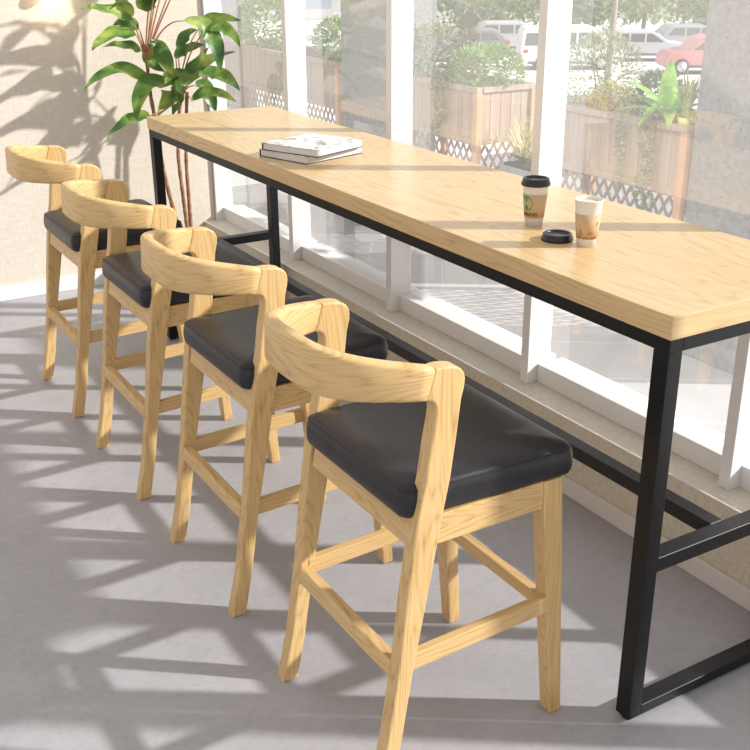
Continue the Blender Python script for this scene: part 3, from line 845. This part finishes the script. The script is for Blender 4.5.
def flowers(mat, n, r, s):
    def f_(t_, c, zb):
        bm = BM()
        for _ in range(n):
            v = rv().normalized(); v.z = abs(v.z)
            p_ = Vector((v.x*r[0], v.y*r[1], c.z-zb+v.z*r[2]))
            for q in range(5):
                a = q*2*PI/5; quadleaf(bm, p_, Vector((math.cos(a), math.sin(a), .5)), s, s*.35)
        obj('blossom', bm, mat, t_)
    return f_
# --- nearest planter
shrub('flowering_shrub', 'pale bushy shrub with small red flowers outside by the white window post', 'shrub', (2.22,2.66,1.14), (.20,.22,.20), 1500, .030, .008, M['lf_pale'], extra=flowers(M['petal_red'], 26, (.20,.22,.20), .013))
shrub('mound_plant', 'low yellow-green mound plant in the nearest planter', 'plant', (2.10,2.44,1.05), (.08,.15,.075), 700, .022, .007, M['lf_yellow'])
shrub('dark_shrub', 'small dark green shrub in the middle of the nearest planter', 'shrub', (2.22,2.26,1.09), (.09,.11,.10), 420, .04, .012, M['lf_dark'], extra=flowers(M['petal_red'], 10, (.08,.10,.09), .012))
def broad(lab, c, specs, mat, name='broadleaf_plant'):
    c = Vector(c); t_ = thing(name, lab, 'plant', c); bm = BM(); st = BM()
    for (ang, ln, lift, w, tip) in specs:
        d = Vector((math.cos(ang), math.sin(ang), 0))
        p0 = Vector((0,0,.0)) + d*.01; p2 = d*ln + Vector((0,0,tip)); p1 = d*ln*.45 + Vector((0,0,lift))
        leaf(bm, p0+Vector((0,0,.03)), p1, p2, w, 0, fold=.35, n=10)
    tube(st, [Vector((0,0,-.02)), Vector((0,0,.06))], .012, 8)
    obj('foliage', bm, mat, t_, True); obj('stem', st, mat, t_, True)
    return t_
vw = math.atan2(-.85, -1.0)
bp_ = broad('bright broad-leaved plant with one tall upright leaf in the nearest planter', (2.10,2.065,.96),
      [(1.2,.03,.15,.085,.25), (2.0,.22,.16,.06,.16), (1.6,.26,.12,.06,.08), (-1.4,.20,.12,.06,.10), (-1.9,.24,.09,.055,.04), (3.0,.14,.12,.06,.02), (3.9,.14,.12,.06,.02), (2.4,.20,.10,.055,.06), (.6,.15,.16,.06,.12), (4.6,.16,.12,.055,.05), (-.5,.15,.14,.06,.1)], M['lf_bright'])
bp_.scale = (1.2,1.2,1.25)
# grass in a yellow-green pot
t_ = thing('potted_grass', 'spiky grass in a yellow-green pot at the end of the nearest planter', 'plant', (2.045,1.915,.925))
bm = BM(); lathe(bm, [(.004,0), (.026,0), (.034,.10), (.036,.115), (.031,.115), (.029,.10), (.004,.098)], 24); obj('pot', bm, plain('yellow_green_glaze', (.62,.62,.20), .4), t_, True)
bm = BM()
for k in range(46):
    a = random.uniform(0, 2*PI); ln = random.uniform(.04,.15); h = random.uniform(.16,.27)
    leaf(bm, Vector((math.cos(a)*.012, math.sin(a)*.012, .10)), Vector((math.cos(a)*.02, math.sin(a)*.02, .10+h*.75)), Vector((math.cos(a)*ln, math.sin(a)*ln, .10+h*random.uniform(.5,1))), .010, 0, n=6)
obj('foliage', bm, leafmat('grass_blade', (.16,.28,.05), (.30,.40,.08), (.60,.62,.25), 20), t_)
# trailing vines
def vine(lab, strands, mat, name='trailing_vine', x=XP-.012, zt=1.04):
    y = strands[0][0]; t_ = thing(name, lab, 'vine', (x+.05, y, zt-.10)); bm = BM(); st = BM(); O = Vector((x+.05, y, zt-.10))
    for (yy, ln) in strands:
        pts = []; m_ = int(ln/.02)
        for k in range(m_+1):
            pts.append(Vector((x - .012 - .012*math.sin(k*.5), yy + .012*math.sin(k*.35+yy*30), zt+.004 - k*.02)) - O)
        pts = [Vector((.035,yy-O.y,.05)), Vector((.01,yy-O.y,.115))] + pts
        tube(st, pts, .0016, 5)
        for p_ in pts[1:]:
            for q in range(6):
                quadleaf(bm, p_, Vector((-abs(random.gauss(.5,.4)), random.gauss(0,.8), random.gauss(-.1,.5))), .026, .010)
    obj('foliage', bm, mat, t_); obj('stem', st, M['twig'], t_)
vine('trailing vine hanging down the front of the nearest planter, left strand', [(2.22,.36),(2.25,.22)], M['lf_pale'])
vine('trailing vine hanging down the front of the nearest planter, longest right strands', [(2.06,.50),(2.02,.62),(2.10,.40)], M['lf_pale'])
# --- planter with pink flowers
shrub('flowering_shrub', 'grey-green shrub with pink flowers outside beside the middle window post', 'shrub', (2.20,4.15,1.13), (.18,.22,.18), 1300, .035, .010, M['lf_pale'], extra=flowers(M['petal_pink'], 34, (.18,.22,.17), .020))
shrub('leafy_shrub', 'fresh green leafy shrub at the near end of the pink-flower planter', 'shrub', (2.20,3.60,1.08), (.22,.22,.13), 1500, .034, .011, M['lf_green'])
def conif():
    t_ = thing('small_conifer', 'small dark pointed conifer rising from the pink-flower planter', 'tree', (2.24,3.86,PT)); bm = BM(); st = BM()
    for k in range(700):
        z = random.random(); r_ = .13*(1-z)**.8*random.uniform(.5,1); a = random.uniform(0,2*PI)
        quadleaf(bm, Vector((math.cos(a)*r_, math.sin(a)*r_, .06+z*.36)), Vector((math.cos(a), math.sin(a), .5)), .035, .008)
    tube(st, [Vector((0,0,-.02)), Vector((0,0,.40))], [.008,.003], 6)
    obj('foliage', bm, M['lf_dark'], t_); obj('trunk', st, M['twig'], t_)
conif()
vine('trailing vine hanging down the front of the pink-flower planter', [(3.74,.34),(3.80,.42),(3.70,.26)], M['lf_pale'])
# --- far planters
shrub('leafy_shrub', 'light green shrub at the near end of the farthest planter, beside the pillar', 'shrub', (2.20,5.30,1.12), (.18,.26,.15), 1200, .045, .015, M['lf_green'])
shrub('leafy_shrub', 'light green shrub at the far end of the farthest planter', 'shrub', (2.20,6.50,1.17), (.19,.38,.22), 1300, .05, .018, M['lf_green'])
# --- low trough with spiky plants
M['trough'] = noisy('grey_trough', (.34,.33,.32), (.42,.41,.40), 10, .7)
tr = thing('trough', 'low grey trough of spiky plants between two wooden planters', 'planter', (2.14, 3.13, -.02))
bm = BM(); bx(bm, 0,.30, -.24,.24, 0,.60, .006, 2); obj('body', bm, M['trough'], tr)
bm = BM(); bx(bm, .02,.28, -.22,.22, .600,.615); obj('soil', bm, M['soil'], tr)
M['lf_spike'] = leafmat('variegated_spike', (.20,.27,.06), (.46,.48,.16), (.74,.70,.40), 30, .45, .3)
def spiky(lab, c, n, ln, w=.012):
    t_ = thing('spiky_plant', lab, 'plant', c, 'spiky plants in the trough'); bm = BM(); lo_ = BM()
    for k in range(n):
        a = random.uniform(0,2*PI); el = random.uniform(.5,1.5); l_ = ln*random.uniform(.7,1.05)
        e = Vector((math.cos(a)*math.cos(el), math.sin(a)*math.cos(el), math.sin(el)))
        leaf(bm, e*.012, e*l_*.55+Vector((0,0,.02)), e*l_, w, 0, n=5)
    for k in range(60):
        v = rv(); quadleaf(lo_, Vector((v.x*.07, v.y*.07, .01+abs(v.z)*.06)), v+Vector((0,0,.3)), .05, .012)
    obj('foliage', bm, M['lf_spike'], t_); obj('undergrowth', lo_, M['lf_dark'], t_)
spiky('yellow-green spiky plant outside, left one in the trough', (2.24,3.26,.596), 44, .27)
spiky('yellow-green spiky plant outside, right one beside the white post', (2.24,3.00,.596), 44, .27)

# --- cars
M['tyre'] = plain('tyre', (.05,.05,.05), .8); M['rim'] = plain('alloy', (.6,.6,.6), .4, .5); M['carglass'] = plain('car_glass', (.10,.12,.13), .1)
M['lamp_r'] = plain('tail_lamp', (.45,.03,.03), .3); M['trimdark'] = plain('dark_trim', (.08,.08,.08), .5)
def car(name, lab, px, depth, paint, kind, flip=1, rz=0, L_=4.5):
    d = ray(px, 60); p_ = CP + d*depth
    yaw = math.atan2(RH.y, RH.x) + rz
    t_ = thing(name, lab, 'car' if kind != 'van' else 'van', (p_.x, p_.y, ground_z(p_.x,p_.y)-.045), 'cars parked across the street', yaw)
    P_ = {'van': ([(-2.45,.35),(-2.45,1.0),(-2.38,1.75),(-2.25,1.95),(1.0,1.98),(1.35,1.85),(1.85,1.22),(2.35,1.02),(2.48,.80),(2.48,.35)], [(-2.30,1.15),(-2.22,1.72),(1.05,1.74),(1.62,1.18)], 1.95, .34),
          'suv': ([(-2.2,.38),(-2.22,.95),(-2.1,1.15),(-1.85,1.58),(-1.6,1.68),(.3,1.68),(.65,1.58),(1.15,1.12),(1.95,1.0),(2.2,.80),(2.22,.38)], [(-1.85,1.12),(-1.62,1.53),(.35,1.53),(.95,1.10)], 1.82, .36),
          'wagon': ([(-2.3,.34),(-2.34,.85),(-2.22,1.02),(-1.75,1.45),(-1.5,1.52),(.2,1.50),(.55,1.40),(1.15,.98),(2.05,.88),(2.3,.68),(2.32,.34)], [(-1.8,1.0),(-1.5,1.38),(.25,1.37),(.90,.96)], 1.78, .33)}[kind]
    body, win, wd, wr = P_
    body = [(x*flip, z) for x, z in body]; win = [(x*flip, z) for x, z in win]
    bm = BM(); prism_y(bm, body, -wd/2, wd/2, .07, 2); obj('body', bm, paint, t_)
    bm = BM(); prism_y(bm, win, -wd/2-.012, wd/2+.012); obj('side_windows', bm, M['carglass'], t_)
    # door pillars in body colour
    bm = BM()
    xs = [x for x, z in win]; zt = max(z for x, z in win); zb = min(z for x, z in win)
    for q in (.34, .64):
        x = min(xs)+(max(xs)-min(xs))*q; bx(bm, x-.05, x+.05, -wd/2-.016, wd/2+.016, zb-.02, zt+.01)
    obj('door_pillar', bm, paint, t_)
    # windscreen patch
    for x in (-1.42*flip*(1 if kind != 'van' else 1), 1.42*flip):
        for s in (-1, 1):
            bm = BM(); lathe(bm, [(.02,-.10),(wr-.02,-.11),(wr,-.08),(wr,.08),(wr-.02,.11),(.02,.10)], 24)
            bmesh.ops.rotate(bm, verts=bm.verts, matrix=Matrix.Rotation(PI/2,3,'X')); bmesh.ops.translate(bm, verts=bm.verts, vec=(x, s*(wd/2-.07), wr))
            wv = obj('wheel', bm, M['tyre'], t_, True)
            bm = BM(); lathe(bm, [(.02,-.118),(wr*.62,-.118),(wr*.62,.118),(.02,.118)], 20)
            bmesh.ops.rotate(bm, verts=bm.verts, matrix=Matrix.Rotation(PI/2,3,'X')); bmesh.ops.translate(bm, verts=bm.verts, vec=(x, s*(wd/2-.07), wr)); obj('hubcap', bm, M['rim'], wv, True)
    bm = BM(); bx(bm, -2.1, 2.1, -wd/2-.008, wd/2+.008, .30, .42, .01, 1); obj('sill_trim', bm, M['trimdark'], t_)
    xe = max(x*flip for x, z in body)
    bm = BM(); bx(bm, -2.36 if flip > 0 else 2.1, -2.1 if flip > 0 else 2.36, -wd/2-.004, wd/2+.004, .80, .98, .02, 1); obj('tail_lamp', bm, M['lamp_r'], t_)
paint = lambda n, c: plain(n, c, .3)
white, silver, grey, red, dgrey = paint('white_paint', (.85,.85,.86)), paint('silver_paint', (.55,.57,.62)), paint('blue_grey_paint', (.36,.39,.45)), paint('red_paint', (.62,.25,.25)), paint('charcoal_paint', (.22,.23,.25))
car('van', 'white van parked across the street, left of the slim bare tree trunk', 568, 51, white, 'van', 1)
car('estate_car', 'silver estate car parked to the right of the white van', 641, 54.5, silver, 'wagon', 1)
car('estate_car', 'blue-grey estate car parked behind the red car', 694, 58, grey, 'wagon', 1)
car('suv', 'red car parked at the right end of the row by the concrete pillar', 707, 49, red, 'suv', -1)
car('suv', 'charcoal car seen above the pink-flowered shrub, left in the far row', 424, 52, dgrey, 'suv', 1)
car('estate_car', 'charcoal estate car seen behind the small conifer', 463, 55.5, dgrey, 'wagon', -1)
car('suv', 'light grey car seen through the window left of the wide white post', 512, 58.5, silver, 'suv', 1)

# --- trees, hedge and building beyond the cars
M['bark'] = noisy('grey_bark', (.22,.18,.14), (.34,.29,.24), 8, .9)
M['lf_tree'] = leafmat('street_tree_leaf', (.16,.26,.08), (.30,.40,.14), (.52,.58,.28), .8, .6, .35)
M['lf_tree2'] = leafmat('street_tree_leaf_dark', (.10,.19,.07), (.20,.30,.12), (.38,.46,.22), .8, .6, .35)
def street_tree(lab, px, depth, h, r, mat, n=1500, low=.9):
    d = ray(px, 60); p_ = CP + d*depth; z0 = ground_z(p_.x, p_.y)-.045
    t_ = thing('street_tree', lab, 'tree', (p_.x, p_.y, z0), 'trees across the street')
    st = BM(); tube(st, [Vector((0,0,-.1)), Vector((.1,0,h*.3)), Vector((0,.1,h*.6))], [.16,.13,.08], 8)
    for k in range(6):
        a = k*1.05; tube(st, bez(Vector((.08,0,h*.28)), Vector((math.cos(a)*r*.3, math.sin(a)*r*.3, h*.45)), Vector((math.cos(a)*r*.7, math.sin(a)*r*.7, h*.62)), 5), [.07,.06,.05,.04,.03,.02], 6)
    obj('trunk', st, M['bark'], t_)
    bm = BM()
    for k in range(9):
        a = random.uniform(0,2*PI); rr = r*random.uniform(.2,.75)
        c = (math.cos(a)*rr, math.sin(a)*rr, h*random.uniform(.30,.75))
        if k == 0: c = (0,0,h*.5)
        bush(bm, c, (r*.5, r*.5, h*.19), n//9, .42, .13)
    obj('crown', bm, mat, t_)
street_tree('leafy tree across the street behind the red car', 700, 62, 4.4, 2.7, M['lf_tree2'], 1700)
street_tree('leafy tree across the street behind the silver car', 640, 68, 5.0, 2.9, M['lf_tree'], 1700)
street_tree('leafy tree across the street above the white van', 590, 62, 4.4, 2.7, M['lf_tree2'], 1700)
street_tree('light leafy tree across the street left of the wide white post', 520, 68, 5.0, 2.9, M['lf_tree'], 1700)
street_tree('leafy tree across the street above the small conifer', 470, 62, 4.4, 2.7, M['lf_tree2'], 1700)
street_tree('leafy tree across the street right of the middle window post', 415, 68, 5.0, 2.9, M['lf_tree'], 1700)
# slim pole / young trunk
pt_ = at(606, 88, 26); pz = ground_z(pt_.x, pt_.y)
bm = BM(); tube(bm, [Vector((0,0,0)), Vector((.05,0,1.5)), Vector((.12,.02,3.2))], [.10,.085,.07], 10)
o = obj('bare_trunk', bm, M['bark'], None, True, (pt_.x, pt_.y, pz-.06)); tag(o, 'slim pale bare tree trunk standing on the plaza in front of the van', 'tree trunk')
# building with pale windows
M['facade'] = plain('pale_facade', (.70,.71,.74), .7); M['bluewin'] = plain('bluish_window', (.42,.50,.62), .2)
p_ = CP + ray(600, 30)*84; yaw = math.atan2(RH.y, RH.x)
bl = thing('building', 'long pale building with bluish windows behind the street trees', 'building', (p_.x, p_.y, ZP-.1), None, yaw)
bm = BM(); bx(bm, -34, 30, 0, 6, 0, 9, .05, 1); obj('wall', bm, M['facade'], bl)
for k in range(16):
    bm = BM(); bx(bm, -31+k*3.7, -29+k*3.7, -.06, .02, .9, 2.8, .02, 1); obj('window', bm, M['bluewin'], bl)
bm = BM(); bx(bm, -34, 30, -.5, 0, 3.4, 3.6, .02, 1); obj('ledge', bm, M['facade'], bl)

# ================================================================= LIGHT
EL = math.radians(27.4); hx, hy = -.826, .564
sd = Vector((hx*math.cos(EL), hy*math.cos(EL), -math.sin(EL)))
sl_ = bpy.data.lights.new('sun', 'SUN'); sl_.energy = 7.2; sl_.angle = math.radians(1.5); sl_.color = (1.0,.968,.925)
so = bpy.data.objects.new('sun', sl_); COL.objects.link(so); so.rotation_euler = sd.to_track_quat('-Z', 'Y').to_euler(); so.location = (6,-4,6)
w = bpy.data.worlds.new('world'); SC.world = w; w.use_nodes = True
bg = w.node_tree.nodes['Background']; bg.inputs['Color'].default_value = (1,.975,.955,1); bg.inputs['Strength'].default_value = .80

# ================================================================= CAMERA
cd = bpy.data.cameras.new('camera'); cam = bpy.data.objects.new('camera', cd); COL.objects.link(cam)
cd.sensor_width = 36; cd.lens = 36*FPX/750; cd.clip_start = .05; cd.clip_end = 400
R3 = Matrix((CR, CU, -CF)).transposed()
cam.matrix_world = Matrix.Translation(CP) @ R3.to_4x4()
SC.camera = cam
SC.view_settings.view_transform = 'Standard'; SC.view_settings.look = 'None'; SC.view_settings.gamma = 1
SC.view_settings.use_curve_mapping = False; SC.view_settings.exposure = 0.0
